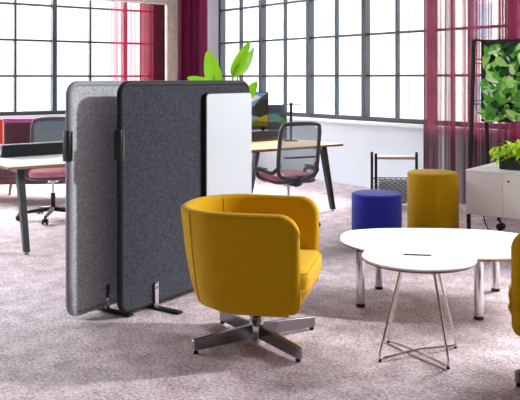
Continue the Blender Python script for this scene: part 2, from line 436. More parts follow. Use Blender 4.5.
# ------------------------------------------------------------------ armchairs
def armchair(label, loc, rz, base_rz):
    t = thing('armchair', label, 'armchair', loc, rz, 'mustard tub armchairs')
    h = .03; wd = .322; fe = .262; zt = .745
    cl = []                     # centre line in plan from near (-y) arm tip round the back to the far tip
    fs = -.06; bk = -.375
    na = 10
    for i in range(na): cl.append((fe+(fs-fe)*i/na, -wd*(1-.03*(1-i/na))))
    for i in range(29):
        a = -PI/2-PI*i/28
        ca, sa = math.cos(a), math.sin(a)
        ex = .86
        x = fs+(bk-fs)*abs(ca)**ex; y = wd*math.copysign(abs(sa)**ex, sa)
        cl.append((x, y))
    for i in range(na-1, -1, -1): cl.append((fe+(fs-fe)*i/na, wd*(1-.03*(1-i/na))))
    def taper(z):
        pts = [(.205, .19), (.215, .15), (.235, .115), (.27, .085), (.32, .065), (.50, .030), (.745, 0), (1, 0)]
        for (a, ta), (b, tb) in zip(pts, pts[1:]):
            if z <= b: return ta+(tb-ta)*(z-a)/(b-a) if z >= a else ta
        return 0
    n = len(cl); nr = []
    for i in range(n):
        a = Vector(cl[max(i-1, 0)]); b = Vector(cl[min(i+1, n-1)]); d = (b-a).normalized()
        nr.append(Vector((d.y, -d.x)) if True else None)
    # make normals point outwards
    c0 = Vector((-.05, 0))
    for i in range(n):
        if nr[i].dot(Vector(cl[i])-c0) < 0: nr[i] = -nr[i]
    secs = []
    # arc length from tips
    s = [0]
    for i in range(1, n): s.append(s[-1]+(Vector(cl[i])-Vector(cl[i-1])).length)
    T = s[-1]; R = .105
    def section(c, nn, hh, e, fwd=0.0):
        e = max(e, 0)
        top = zt-(R-math.sqrt(max(R*R-(R-min(e, R))**2, 0)))
        k = .45+.55*max(0, -nn.x)**.7 if nn.x < 0 else .45
        pts = []
        zs = [.235, .27, .32, .40, .50, .60]
        ztop = top-hh
        outer = [z for z in zs if z < ztop-.01]+[ztop]
        for z in outer: pts.append((hh-taper(z)*k, z))
        for q in range(1, 8):
            a = q*PI/8; pts.append((hh*math.cos(a), ztop+hh*math.sin(a)))
        for z in outer[::-1]: pts.append((-hh-.2*taper(z)*k, z))
        # resample to fixed count
        return [Vector((c[0]+nn.x*o, c[1]+nn.y*o, z)) for o, z in pts], len(outer)
    # use constant number of points: clamp zs relative to top
    def section2(c, nn, hh, e):
        e = max(e, 0)
        top = zt-(R-math.sqrt(max(R*R-(R-min(e, R))**2, 0)))
        back = max(0.0, -nn.x)
        k = .42+.58*back
        ztop = top-hh; rb = .045; z0 = .246+rb-math.sqrt(max(rb*rb-(rb-min(e, rb))**2, 0))
        pts = []
        fr = [0, .04, .10, .2, .36, .55, .75, .9, 1]
        for f_ in fr:
            z = z0+(ztop-z0)*f_; pts.append((hh-taper(z)*k, z))
        for q in range(1, 8):
            a = q*PI/8; pts.append((hh*math.cos(a), ztop+hh*math.sin(a)))
        for f_ in fr[::-1]:
            z = z0+(ztop-z0)*f_; pts.append((-hh-.3*taper(z)*k, z))
        return [Vector((c[0]+nn.x*o, c[1]+nn.y*o, z)) for o, z in pts]
    for q in range(5, 0, -1):
        a = q/5*PI/2*.96
        secs.append(section2((cl[0][0]+h*math.sin(a), cl[0][1]), nr[0], h*math.cos(a), h-h*math.sin(a)))
    for i in range(n):
        e = min(s[i], T-s[i])+h
        secs.append(section2(cl[i], nr[i], h, e))
        nxt = cl[i+1] if i+1 < n else None
        if nxt and min(s[i], T-s[i+1]) < R+.03:          # finer near the tips for the round shoulder
            for f_ in (.33, .66):
                c = (cl[i][0]*(1-f_)+nxt[0]*f_, cl[i][1]*(1-f_)+nxt[1]*f_); nn = (nr[i]*(1-f_)+nr[i+1]*f_).normalized()
                ee = min(s[i]+(s[i+1]-s[i])*f_, T-s[i]-(s[i+1]-s[i])*f_)+h
                secs.append(section2(c, nn, h, ee))
    for q in range(1, 6):
        a = q/5*PI/2*.96
        secs.append(section2((cl[-1][0]+h*math.sin(a), cl[-1][1]), nr[-1], h*math.cos(a), h-h*math.sin(a)))
    bm = NB(); rows = [[bm.verts.new(p) for p in sc] for sc in secs]; m_ = len(rows[0])
    for A, B in zip(rows, rows[1:]):
        for k in range(m_): bm.faces.new((A[k], A[(k+1) % m_], B[(k+1) % m_], B[k]))
    bm.faces.new(rows[0]); bm.faces.new(rows[-1][::-1])
    sh = obj('shell', bm, M['yellow'], t, auto=60)
    # upright seams on shell
    for yy, xx in ((-1, -.30), (1, -.30)):
        idx = min(range(n), key=lambda i: (cl[i][0]-(-.27))**2+(cl[i][1]-yy*.24)**2)
        c, nn = cl[idx], nr[idx]
        p = section2(c, nn, h+.0015, .5)
        bm = NB(); tube(bm, p, .0022, 6)
        obj('seam', bm, M['yellow_pipe'], sh)
    # base pan below the cushion
    out = []
    for i in range(n): out.append((cl[i][0]+nr[i].x*.012, cl[i][1]+nr[i].y*.012))
    def pan(z, tz):
        r = []
        for i in range(n):
            back = max(0.0, -nr[i].x); k = .42+.58*back
            d = h-.006-tz*k
            r.append((cl[i][0]+nr[i].x*d, cl[i][1]+nr[i].y*d))
        # front edge
        ff = {.205: .225, .215: .245, .235: .265, .27: .288, .31: .31, .345: .325}[z]
        y0, y1 = r[0][1], r[-1][1]
        r[0] = (min(ff-.03, r[0][0]), y0*.93); r[-1] = (min(ff-.03, r[-1][0]), y1*.93)
        r += [(ff-.005, y1*.78), (ff, y1*.5), (ff+.004, 0), (ff, y0*.5), (ff-.005, y0*.78)]
        return [Vector((x, y, z+.014)) for x, y in r]
    bm = NB(); rows = [[bm.verts.new(p) for p in pan(z, tz)] for z, tz in ((.205, .19), (.215, .16), (.235, .12), (.27, .09), (.31, .07), (.345, .06))]
    m_ = len(rows[0])
    for A, B in zip(rows, rows[1:]):
        for k in range(m_): bm.faces.new((A[k], A[(k+1) % m_], B[(k+1) % m_], B[k]))
    bm.faces.new(rows[0]); bm.faces.new(rows[-1])
    obj('seat_base', bm, M['yellow'], t, auto=60)
    # cushion
    ol = []
    for p in rrect(-.30, .318, -.272, .272, .06, 6):
        x, y = p
        if x > .2: x += .012*math.cos(y/.27*PI/2)
        ol.append((x, y))
    # round the back of the outline
    ol = [(x, y*(1-.55*max(0, (-x-.08)/.22)**2.2)) for x, y in ol]
    bm = NB(); loft(bm, ol, [(.04, .326), (.02, .338), (.006, .365), (0, .40), (0, .423), (.006, .440), (.02, .451), (.04, .456)])
    cu = obj('seat_cushion', bm, M['yellow'], t, auto=60)
    bm = NB(); tube(bm, [(p[0], p[1], .442) for p in inset(ol, .004)], .0045, 6, closed=True)
    obj('piping', bm, M['yellow_pipe'], cu)
    # swivel cross base
    b = bpy.data.objects.new('cross_base', None)
    bm = NB(); lathe(bm, [(.0, .012), (.036, .012), (.038, .02), (.038, .135), (.034, .14), (.0, .14)], 32)
    hub = obj('hub', bm, M['chrome'], t)
    bm = NB(); lathe(bm, [(.021, .138), (.021, .222)], 24); obj('column', bm, M['black_metal'], t)
    bm = NB(); lathe(bm, [(.0, .208), (.12, .208), (.12, .2185), (0, .2185)], 24); obj('mounting_plate', bm, M['black_metal'], t)
    for a in base_rz:
        mx = Matrix.Rotation(math.radians(a)-rz, 4, 'Z')
        bm = NB()
        vs = [(.03, .024, .098), (.37, .018, .074), (.38, .018, .070)]
        r_ = []
        for x, zb, z1 in vs:
            r_.append([bm.verts.new(mx @ Vector((x, y, z))) for y, z in ((-.012, zb), (.012, zb), (.012, z1), (-.012, z1))])
        for A, B in zip(r_, r_[1:]):
            for k in range(4): bm.faces.new((A[k], A[(k+1) % 4], B[(k+1) % 4], B[k]))
        bm.faces.new(r_[0]); bm.faces.new(r_[-1])
        bmesh.ops.bevel(bm, geom=bm.edges[:], offset=.0012, segments=1, affect='EDGES')
        lg = obj('leg', bm, M['brushed'], t, auto=30)
        bm = NB(); lathe(bm, [(.013, .001), (.013, .014), (.008, .019)], 16, c=tuple(mx @ Vector((.365, 0, 0))))
        obj('glide', bm, M['black'], lg)
    bpy.data.objects.remove(b)
    return t
armchair('mustard tub armchair in the centre, turned right with its curved back to the screens', (-.018, 4.18, 0), math.radians(-13), (32, 123, 211, 305))
armchair('mustard tub armchair cut off by the right edge of the picture', (1.545, 3.66, 0), math.radians(152), (14, 104, 194.6, 284))
# ------------------------------------------------------------------ coffee tables
t = thing('coffee_table', 'large low white pebble-shaped table on four thick chrome legs', 'coffee table')
ctl = [(.525, 4.99), (.575, 4.84), (.69, 4.69), (.95, 4.57), (1.27, 4.51), (1.50, 4.53), (1.72, 4.63), (1.87, 4.80), (1.90, 5.02), (1.80, 5.19), (1.60, 5.345), (1.33, 5.415), (1.1, 5.43), (.908, 5.425), (.766, 5.40), (.62, 5.34), (.545, 5.20)]
ol = [(p.x, p.y) for p in spline([(x, y, 0) for x, y in ctl], 6, closed=True)]
t.location = (1.2, 4.95, 0); ol = [(x-1.2, y-4.95) for x, y in ol]
bm = NB(); loft(bm, ol, [(.025, .345), (.003, .356), (0, .362)]); obj('edge_band', bm, M['ply'], t, auto=50)
bm = NB(); loft(bm, ol, [(.0005, .3615), (0, .363), (0, .367), (.003, .370)]); obj('tabletop', bm, M['white'], t)
for x, y in ((.625, 4.815), (.80, 5.215), (1.287, 4.56), (1.57, 5.166)):
    bm = NB(); lathe(bm, [(.027, .022), (.027, .346)], 28, c=(x-1.2, y-4.95, 0)); lg = obj('leg', bm, M['chrome'], t)
    bm = NB(); lathe(bm, [(.024, .001), (.0275, .003), (.0275, .022)], 28, c=(x-1.2, y-4.95, 0)); obj('foot_cap', bm, M['black'], lg)
cx, cy = .812, 3.97
t = thing('side_table', 'round white table with a slot in its top and thin crossed wire legs', 'side table', (cx, cy, 0))
bm = NB(); lathe(bm, [(0, .486), (.275, .486), (.283, .489), (.2875, .495), (.2885, .499), (0, .499)], 96); obj('edge_band', bm, M['ply'], t)
# uncut top; a thin dark plate laid on it paints the slot's shade
bm = NB()
N = 96; outer = [(.289*math.cos(2*PI*k/N), .289*math.sin(2*PI*k/N)) for k in range(N)]
bm2 = NB(); loft(bm2, outer, [(.0, .4985), (0, .505), (.002, .507)])
bm.free(); tp = obj('tabletop', bm2, M['white'], t)
bm = NB(); loft(bm, rrect(-.072, .072, -.017, .017, .012, 5), [(0, .5069), (0, .5074)])
for v in bm.verts: v.co = Matrix.Rotation(math.radians(-9), 4, 'Z') @ v.co + Vector((0, .03, 0))
o = obj('slot_shade', bm, M['slot'], tp); o['label'] = 'dark plate painted for the shaded slot in the white top'
feet = {'FL': (.593, 3.875), 'FR': (.922, 3.775), 'BL': (.685, 4.165), 'BR': (1.035, 4.076)}
tops = {'FL': (.722, 3.93), 'FR': (.868, 3.895), 'BL': (.752, 4.04), 'BR': (.905, 4.01)}
def P(d, k, z): return Vector((d[k][0]-cx, d[k][1]-cy, z))
def fillet(pts, r, n=5):
    out = [pts[0]]
    for a, b, c in zip(pts, pts[1:], pts[2:]):
        u = (a-b).normalized(); v = (c-b).normalized(); p0 = b+u*r; p1 = b+v*r
        for k in range(n+1):
            t_ = k/n; out.append(p0*(1-t_)**2+b*2*t_*(1-t_)+p1*t_*t_)
    out.append(pts[-1]); return out
for (a, b, zc) in (('FL', 'BR', .020), ('BL', 'FR', .010)):
    bm = NB()
    mid = (P(feet, a, 0)+P(feet, b, 0))/2; mid.z = zc+.008
    pts = [P(tops, a, .486), P(feet, a, .012), mid, P(feet, b, .012), P(tops, b, .486)]
    tube(bm, fillet(pts, .03), .0068, 10)
    w = obj('wire_leg', bm, M['chrome'], t)
    for k in (a, b):
        bm = NB(); lathe(bm, [(.008, .0005), (.009, .006), (.006, .012)], 12, c=tuple(P(feet, k, 0)*.965)); obj('glide', bm, M['black'], w)
# ------------------------------------------------------------------ stools
def pouf(label, loc, r, h, m):
    t = thing('pouf_stool', label, 'stool', loc, 0, 'round upholstered stools')
    pr = [(0, .012), (r-.02, .012), (r-.006, .02), (r, .04), (r, h-.03)]
    for k in range(1, 7):
        a = k/6*PI/2; pr.append((r-.025+.025*math.cos(a), h-.03+.022*math.sin(a)))
    pr += [(r*.5, h-.001), (0, h)]
    bm = NB(); lathe(bm, pr, 72); b = obj('upholstered_body', bm, m, t)
    bm = NB(); tube(bm, [((r+.0005)*math.cos(a*2*PI/72), (r+.0005)*math.sin(a*2*PI/72), h-.027) for a in range(72)], .0025, 6, closed=True); obj('piping', bm, m, b)
    bm = NB(); lathe(bm, [(r-.03, .0), (r-.03, .014)], 48); obj('plinth', bm, M['black'], t)
    return t
pouf('lower cobalt blue round stool behind the pebble table', (.996, 6.62, 0), .212, .45, M['blue'])
pouf('taller mustard yellow round stool beside the blue one', (1.545, 6.92, 0), .226, .592, M['yellow'])
# ------------------------------------------------------------------ bench desk
A = Vector((-1.97, 6.06, 0))
DL, DD, DZ = 3.60, 1.64, .72
deskang = math.atan2(V.y, V.x)    # local x along the desk, local y towards the back side
t = thing('bench_desk', 'long double-sided bench desk with pale wood top and black splayed legs', 'desk', A+V*DL/2-W*DD/2, deskang)
for i in (0, 1):
    for j in (0, 1):
        x0 = -DL/2+i*DL/2+.003; x1 = x0+DL/2-.006; y0 = -DD/2 if j == 0 else .04; y1 = -.04 if j == 0 else DD/2
        bm = NB(); box(bm, x0, x1, y0, y1, DZ-.02, DZ, bev=.002)
        o = obj('desktop', bm, M['white'] if (i == 0) else M['oak'], t)
        bm = NB()
        for f_ in ((x0, x1, y0-.001, y0+.003), (x0, x1, y1-.003, y1+.001), (x0-.001, x0+.003, y0, y1), (x1-.003, x1+.001, y0, y1)):
            box(bm, *f_, DZ-.021, DZ-.001)
        obj('wood_edge', bm, M['ply'], o, smooth=False)
bm = NB(); box(bm, -DL/2+.1, DL/2-.1, -.45, -.40, DZ-.07, DZ-.021); box(bm, -DL/2+.1, DL/2-.1, .40, .45, DZ-.07, DZ-.021); obj('rail', bm, M['black_metal'], t)
for x in (-DL/2+.18, 0, DL/2-.075):
    bm = NB(); box(bm, x-.03, x+.03, -.60, .60, DZ-.075, DZ-.021, bev=.004); obj('cross_beam', bm, M['grey_frame'], t)
    for sy in (-1, 1):
        bm = NB()
        P0 = Vector((x, sy*.57, DZ-.021)); P1 = Vector((x, sy*.735, .02))
        rr = []
        for p, wx, wy in ((P0, .030, .036), (P1, .022, .027)):
            rr.append([bm.verts.new(p+Vector((dx*wx, dy*wy, 0))) for dx, dy in ((-1, -1), (1, -1), (1, 1), (-1, 1))])
        for k in range(4): bm.faces.new((rr[0][k], rr[0][(k+1) % 4], rr[1][(k+1) % 4], rr[1][k]))
        bm.faces.new(rr[0]); bm.faces.new(rr[1])
        bmesh.ops.bevel(bm, geom=bm.edges[:], offset=.004, segments=2, affect='EDGES')
        lg = obj('leg', bm, M['black_metal'], t, auto=30)
        bm = NB(); lathe(bm, [(.018, .001), (.018, .006), (.007, .008), (.007, .024)], 14, c=(x, sy*.735, 0)); obj('levelling_foot', bm, M['brushed'], lg)
def deskpt(a, b, z=DZ): return A+V*a-W*b+Vector((0, 0, z))   # a along from the left end, b back from the front edge
for n_, (a0, a1) in enumerate(((.22, 1.78), (1.84, 3.44))):
    c = deskpt((a0+a1)/2, .80)
    L = (a1-a0)/2
    o = thing('desk_organiser_box', ('black low equipment box along the left half of bench desk', 'black low equipment box on bench desk, under the monitor')[n_], 'desk box', c, deskang, 'low black boxes on the bench desk')
    bm = NB(); box(bm, -L, L, -.03, .03, .001, .105, bev=.004); obj('body', bm, M['black'], o)
    bm = NB(); box(bm, -L-.003, L+.003, -.033, .033, .1055, .112, bev=.002); obj('lid', bm, M['pipe_light'] if n_ == 0 else M['black_metal'], o)
# ---- monitor, lamp, laptop and printed card on the desk
def frame_from(o, px, y_, z0): pass
mc = Vector(((250-260)/F*8.72, 8.72, DZ+.113))
t = thing('monitor', 'flat black monitor showing a mountain lake, behind the screens', 'monitor', mc, math.radians(3))
mw, mh = .42, .395; zb = .035
bm = NB(); box(bm, -mw/2, mw/2, -.012, .012, zb, zb+mh, bev=.004); obj('casing', bm, M['black'], t)
def scr(name_rgb): return mat('screen_'+name_rgb[0], name_rgb[1], .5, emis=.25)
cols = [scr(c) for c in (('sky', (96, 150, 190)), ('cloud', (214, 214, 216)), ('rock', (58, 60, 66)), ('forest', (34, 40, 28)), ('lake', (86, 150, 196)), ('gold', (148, 128, 24)), ('moss', (88, 96, 20)))]
bm = NB()
def poly(pts, mi, d):
    f = bm.faces.new([bm.verts.new((-mw/2+.008+(mw-.016)*x, -.0125-d*.0004, zb+.008+(mh-.016)*y)) for x, y in pts]); f.material_index = mi
poly([(0, 0), (1, 0), (1, 1), (0, 1)], 0, 0)
poly([(.1, .78), (.5, .70), (.8, .86), (.7, .93), (.35, .88)], 1, 1)
poly([(0, .5), (.0, .78), (.25, .70), (.45, .52), (.5, .45)], 2, 2)
poly([(.35, .45), (.62, .62), (.78, .84), (1, 1), (1, .3), (.5, .3)], 2, 3)
poly([(.6, .55), (.85, .78), (1, .82), (1, .25), (.7, .28)], 3, 4)
poly([(0, .18), (0, .42), (.3, .44), (.55, .36), (.62, .26), (.4, .12)], 4, 5)
poly([(0, 0), (0, .16), (.3, .22), (.6, .2), (1, .36), (1, 0)], 5, 6)
poly([(.5, 0), (.62, .18), (1, .14), (1, 0)], 6, 7)
poly([(0, 0), (0, .07), (.5, .03), (.5, 0)], 3, 8)
bmesh.ops.recalc_face_normals(bm, faces=bm.faces[:])
s_ = obj('screen', bm, cols, t, smooth=False); s_['label'] = 'lit picture of mountains above a blue lake'
bm = NB(); box(bm, -.02, .02, .0, .03, .006, zb+.12, bev=.003); lathe(bm, [(0, 0.0005), (.055, .0005), (.055, .006), (0, .007)], 32); obj('stand', bm, M['black_metal'], t)
# second monitor seen from behind on the far side
mb = deskpt(3.36, 1.10)
t = thing('monitor', 'slate monitor seen from behind on far side of bench desk', 'monitor', mb, deskang+math.radians(-25))
bm = NB(); box(bm, -.26, .26, -.012, .014, .10, .39, bev=.005); obj('casing', bm, M['slate'], t)
bm = NB(); box(bm, -.245, .245, .0145, .0155, .115, .375); obj('screen', bm, M['black'], t, smooth=False)
bm = NB(); box(bm, -.02, .02, -.035, -.012, .006, .22, bev=.003); box(bm, -.10, .10, -.08, .06, .0005, .007, bev=.002); obj('stand', bm, M['black_metal'], t)
# printed card leaning at the monitor
cp = Vector(((278-260)/F*8.96, 8.96, DZ+.002))
t = thing('greeting_card', 'slate card with teal and green picture standing right of the lake monitor', 'card', cp, math.radians(6))
for s_, m_, n_ in ((-1, M['slate'], 'front_sheet'), (1, M['slate'], 'back_sheet')):
    bm = NB(); mx = Matrix.Translation((0, s_*.06, 0)) @ Matrix.Rotation(math.radians(-s_*-12), 4, 'X')
    box(bm, -.11, .10, -.001, .001, .001, .31, mx=mx); sh_ = obj(n_, bm, m_, t, smooth=False)
    if s_ < 0:
        bm = NB()
        for mi, pts in ((0, ((-.11, .19), (-.11, .305), (-.03, .305), (.07, .225), (.0, .20))), (1, ((.0, .20), (.07, .225), (.098, .195), (.09, .17), (-.02, .19)))):
            bm.faces.new([bm.verts.new(mx @ Vector((x, -.0014, z))) for x, z in pts]).material_index = mi
        obj('printed_picture', bm, [M['teal'], M['green']], sh_, smooth=False)['label'] = 'teal and green printed picture'
lp = Vector(((291-260)/F*8.60, 8.60, DZ))
t = thing('desk_lamp', 'slim black desk lamp with flat horizontal arm on the bench desk', 'desk lamp', lp, math.radians(10))
bm = NB(); box(bm, -.07, .07, -.05, .05, .0008, .012, bev=.003); obj('base', bm, M['black_metal'], t)
bm = NB(); tube(bm, [(0, 0, .01), (0, 0, .40)], .015, 14); tube(bm, [(0, 0, .395), (0, 0, .425)], .02, 14); obj('post', bm, M['black_metal'], t)
bm = NB(); box(bm, -.03, .115, -.012, .012, .402, .411, bev=.002); box(bm, -.10, -.02, -.008, .008, .402, .409, bev=.002); obj('arm', bm, M['black_metal'], t)
# ------------------------------------------------------------------ office chairs
def office_chair(label, loc, rz, brz=0):
    """faces local +y"""
    t = thing('office_chair', label, 'office chair', loc, rz, 'mesh-backed office chairs')
    # seat
    ol = rrect(-.235, .235, -.20, .25, .10, 7)
    bm = NB(); loft(bm, ol, [(.03, .438), (.006, .446), (0, .465), (.004, .48), (.02, .492), (.06, .498)]); obj('seat', bm, M['pink'], t, auto=60)
    bm = NB(); loft(bm, ol, [(.10, .405), (.03, .412), (.004, .425), (.0, .437), (.02, .4385)]); obj('seat_shell', bm, M['chair_frame'], t, auto=60)
    # back frame: rounded frame loop leaning backwards
    def bp(x, z): return Vector((x*(1+.0*(z-.5)), -.215-.05*(z-.45)/.5-.09*(z-.45)**2+.035*(x/.21)**2, z))
    ctl = [(-.19, .50), (-.210, .60), (-.212, .80), (-.205, .93), (-.165, .982), (0, .992), (.165, .982), (.205, .93), (.212, .80), (.210, .60), (.19, .50), (.10, .462), (0, .455), (-.10, .462)]
    pts = spline([bp(x, z) for x, z in ctl], 6, closed=True)
    bm = NB(); tube(bm, pts, .020, 10, closed=True); fr = obj('back_frame', bm, M['chair_frame'], t, auto=60)
    bm = NB()
    nx, nz = 16, 20; g = []
    for j in range(nz+1):
        z = .462+(.978-.462)*j/nz
        hw = .2 if .56 < z < .9 else (.2-.1*((.56-z)/.1)**1.5 if z <= .56 else .2-.09*((z-.9)/.08)**2)
        g.append([bm.verts.new(bp(hw*(2*i/nx-1), z)) for i in range(nx+1)])
    for j in range(nz):
        for i in range(nx): bm.faces.new((g[j][i], g[j][i+1], g[j+1][i+1], g[j+1][i]))
    obj('back_mesh', bm, M['mesh'], t)
    bm = NB(); box(bm, -.17, .17, -.012, .010, .0, .016, mx=Matrix.Translation((0, -.235, .66)), bev=.004)
    obj('lumbar_bar', bm, M['chair_frame'], t)
    bm = NB(); tube(bm, spline([(0, -.02, .40), (0, -.17, .395), (0, -.235, .43), (0, -.245, .50)], 5), .022, 10, flat=(1.5, .7)); obj('back_support', bm, M['chair_frame'], t)
    for s_ in (-1, 1):
        bm = NB(); tube(bm, spline([(s_*.19, -.20, .60), (s_*.245, -.14, .52), (s_*.27, .0, .53), (s_*.27, .12, .52), (s_*.255, .14, .46), (s_*.22, .06, .43)], 5), .018, 10, flat=(1.1, 1)); ar = obj('armrest', bm, M['chair_frame'], t)
        bm = NB(); box(bm, s_*.27-.028, s_*.27+.028, -.04, .13, .545, .558, bev=.005); obj('arm_pad', bm, M['chair_frame'], ar)
    bm = NB(); lathe(bm, [(.05, .37), (.06, .405)], 20); tube(bm, [(0, 0, .22), (0, 0, .38)], .014, 14); obj('gas_lift', bm, M['chrome'], t)
    bm = NB(); tube(bm, [(0, 0, .08), (0, 0, .26)], .024, 16); obj('column_cover', bm, M['black'], t)
    for k in range(5):
        a = math.radians(brz+72*k)-rz; d = Vector((math.cos(a), math.sin(a), 0))
        bm = NB(); tube(bm, [d*.015+Vector((0, 0, .10)), d*.16+Vector((0, 0, .088)), d*.335+Vector((0, 0, .07))], [.024, .02, .014], 10); lg = obj('base_arm', bm, M['black'], t)
        bm = NB()
        side = Vector((-d.y, d.x, 0)); c = d*.335+Vector((0, 0, .029))
        for s_ in (-1, 1):
            tube(bm, [c+side*s_*.010, c+side*s_*.026], .0285, 18)
        tube(bm, [c+side*-.01, c+side*.01], .008, 8); tube(bm, [c+Vector((0, 0, .0)), c+Vector((0, 0, .045))], .008, 8)
        obj('caster', bm, M['black'], lg)
    return t
office_chair('mesh office chair with rose seat at the right end of bench desk', (.275, 7.55, 0), math.radians(26), 34)
office_chair('mesh office chair with rose seat behind the left end of bench desk', (-2.09, 7.83, 0), math.radians(194), -88)
# ------------------------------------------------------------------ lounge seating by the left window
def sofa(name, label, cat, px0, px1, Y, depth, ang, seatm, backm, zt=.90, group=None):
    w = abs(px1-px0)/F*Y; cx_ = ((px0+px1)/2-260)/F*Y
    t = thing(name, label, cat, (cx_, Y, 0), ang, group)
    hw = w/2
    bm = NB(); box(bm, -hw, hw, -.05, .07, .24, zt, bev=.035, seg=3); obj('backrest', bm, backm, t)
    bm = NB(); box(bm, -hw+.09, hw-.09, -depth, -.052, .30, .44, bev=.04, seg=3); obj('seat', bm, seatm, t)
    bm = NB(); box(bm, -hw+.02, hw-.02, -depth+.02, .05, .22, .298, bev=.01); obj('seat_frame', bm, backm, t)
    for s_ in (-1, 1):
        x = s_*(hw-.045); bm = NB(); box(bm, x-.04, x+.04, -depth+.03, -.052, .30, .60, bev=.03, seg=3); obj('armrest', bm, backm, t)
    for sx in (-1, 1):
        for y in (-depth+.08, 0.0):
            x = sx*(hw-.10); bm = NB(); tube(bm, [(x, y, .225), (x+sx*.03, y-.02, .001)], [.022, .013], 12); obj('leg', bm, M['oak_leg'], t)
    return t
sofa('sofa', 'mauve velvet sofa with wooden legs below the left window', 'sofa', 5, 106, 9.45, .72, math.radians(4), M['mauve'], M['mauve'], .905)
sofa('lounge_chair', 'rust lounge chair with wine seat cut by the left picture edge', 'armchair', -58, 4, 9.75, .66, math.radians(2), M['red'], M['rust'], .90)
bm = NB(); box(bm, -.62, .62, -.064, .085, .907, .93, bev=.008); box(bm, -.62, .62, -.064, -.052, .88, .915, bev=.003); box(bm, -.62, .62, .073, .085, .7, .915, bev=.003)  # pink strip added to paint the light along the sofa back's top
tag(obj('lit_sofa_top', bm, M['rose'], loc=((56-260)/F*9.45, 9.45, 0), rz=math.radians(4)), 'pink strip painted for the lit top of the mauve sofa back', 'lit_strip')
bm = NB(); box(bm, -.13, .19, -.080, -.066, .80, .905, bev=.006)
tag(obj('folded_cloth', bm, M['bluecloth'], loc=((52-260)/F*9.45, 9.45, 0), rz=math.radians(4)), 'blue cloth hanging on the front of mauve sofa back', 'cloth')
# ------------------------------------------------------------------ small rack by the wall
t = thing('magazine_rack', 'small black metal rack with wooden top shelf and wire basket by wall', 'rack', (1.500, 8.6, 0), math.radians(-3))
hw = .235
for sx in (-1, 1):
    for y in (-.09, .09):
        bm = NB(); box(bm, sx*(hw+ (.014 if y > 0 else -.014))-.014, sx*(hw+(.014 if y > 0 else -.014))+.014, y-.011, y+.011, .0, .59, bev=.002); obj('upright', bm, M['black_metal'], t)
bm = NB(); box(bm, -hw+.012, hw-.012, -.10, .10, .525, .55, bev=.003); obj('shelf', bm, M['oak'], t)
bm = NB(); box(bm, -hw+.013, hw-.013, -.099, .099, .5505, .556, bev=.001); obj('shelf_surface', bm, M['white'], t)
bm = NB()
for z in (.30, .05):
    for y in (-.09, .09): tube(bm, [(-hw, y, z), (hw, y, z)], .006, 8)
    for s_ in (-1, 1): tube(bm, [(s_*hw, -.09, z), (s_*hw, .09, z)], .006, 8)
for k in range(-3, 9):
    for s_ in (1, -1):
        for y in (-.09, .09):
            x0, x1 = -hw+k*.06, -hw+k*.06+.25*1.3; z0, z1 = .05, .30
            if s_ < 0: z0, z1 = z1, z0
            a = Vector((x0, y, z0)); b = Vector((x1, y, z1))
            if x0 < -hw: a = a+(b-a)*((-hw-x0)/(x1-x0))
            if x1 > hw: b = Vector((x0, y, z0))+(Vector((x1, y, z1))-Vector((x0, y, z0)))*((hw-x0)/(x1-x0))
            if (b-a).length > .02 and a.x < hw and b.x > -hw: tube(bm, [a, b], .0028, 6)
obj('wire_basket', bm, M['chair_frame'], t)
# magazines in the rack basket (grey-blue paper seen between the wires)
bm = NB(); box(bm, -.19, .19, -.05, -.03, .057, .285, bev=.003)
tag(obj('magazine', bm, M['paper'], loc=(1.500, 8.6, 0), rz=math.radians(-3)), 'pale slate magazine standing in the wire basket of small rack', 'magazine')
# ------------------------------------------------------------------ rolling cabinet, planter
FL = Vector((1.769, 6.67, 0)); cf = Vector((.803, -.596, 0)).normalized(); cs = Vector((.596, .803, 0)).normalized()
cang = math.atan2(cf.y, cf.x)     # local x along the front, local y to the back
t = thing('rolling_cabinet', 'low warm white cabinet on casters under the lime green plant', 'cabinet', FL, cang)
CW, CD, z0, z1 = 1.28, .80, .252, .633
bm = NB(); box(bm, 0, CW, .02, CD, z0, z1-.016, bev=.002); obj('body', bm, M['cream'], t)
bm = NB(); box(bm, -.002, CW+.002, -.002, CD+.002, z1-.015, z1, bev=.003); obj('top', bm, M['white'], t)
for n_, (a, b) in enumerate(((.002, .318), (.322, .798), (.802, 1.278))):
    bm = NB(); box(bm, a, b, 0, .019, z0, z1-.018, bev=.002); d = obj('door' if n_ else 'front_panel', bm, M['cream'], t)
    if n_:
        bm = NB(); mx = Matrix.Translation((a+.05, -.0005, z1-.075)) @ Matrix.Rotation(PI/2, 4, 'X')
        lathe(bm, [(0, -.004), (.009, -.004), (.009, .003), (0, .003)], 20, mx=mx); obj('lock', bm, M['black'], d)
for x, y in ((.035, CD-.08), (CW-.08, CD-.08)):
    bm = NB(); tube(bm, [(x, y, z0), (x, y, .09)], .016, 12); tube(bm, [(x, y, .10), (x+.018, y, .075), (x+.022, y, .04)], .012, 8)
    for s_ in (-1, 1): tube(bm, [(x+.02, y+s_*.012, .036), (x+.02, y+s_*.030, .036)], .036, 18)
    tube(bm, [(x+.02, y-.012, .036), (x+.02, y+.012, .036)], .01, 8)
    obj('caster', bm, M['black'], t)
for x in (.02, CW-.02):
    bm = NB(); box(bm, x-.013, x+.013, .012, .038, .0, z0, bev=.002); obj('leg', bm, M['black_metal'], t)
bm = NB()
tube(bm, spline([FL+cs*.25+cf*.06+Vector((0, 0, .25)), FL+cs*.24+cf*.08+Vector((0, 0, .16)), FL+cs*.25+cf*.12+Vector((0, 0, .07)), FL+cs*.24+cf*.17+Vector((0, 0, .008)), FL+cs*.15+cf*.35+Vector((0, 0, .006)), FL+cs*.30+cf*.6+Vector((0, 0, .006))], 6), .005, 8)
tag(obj('cable', bm, M['black']), 'thin black cable hanging from underneath the white cabinet', 'cable')
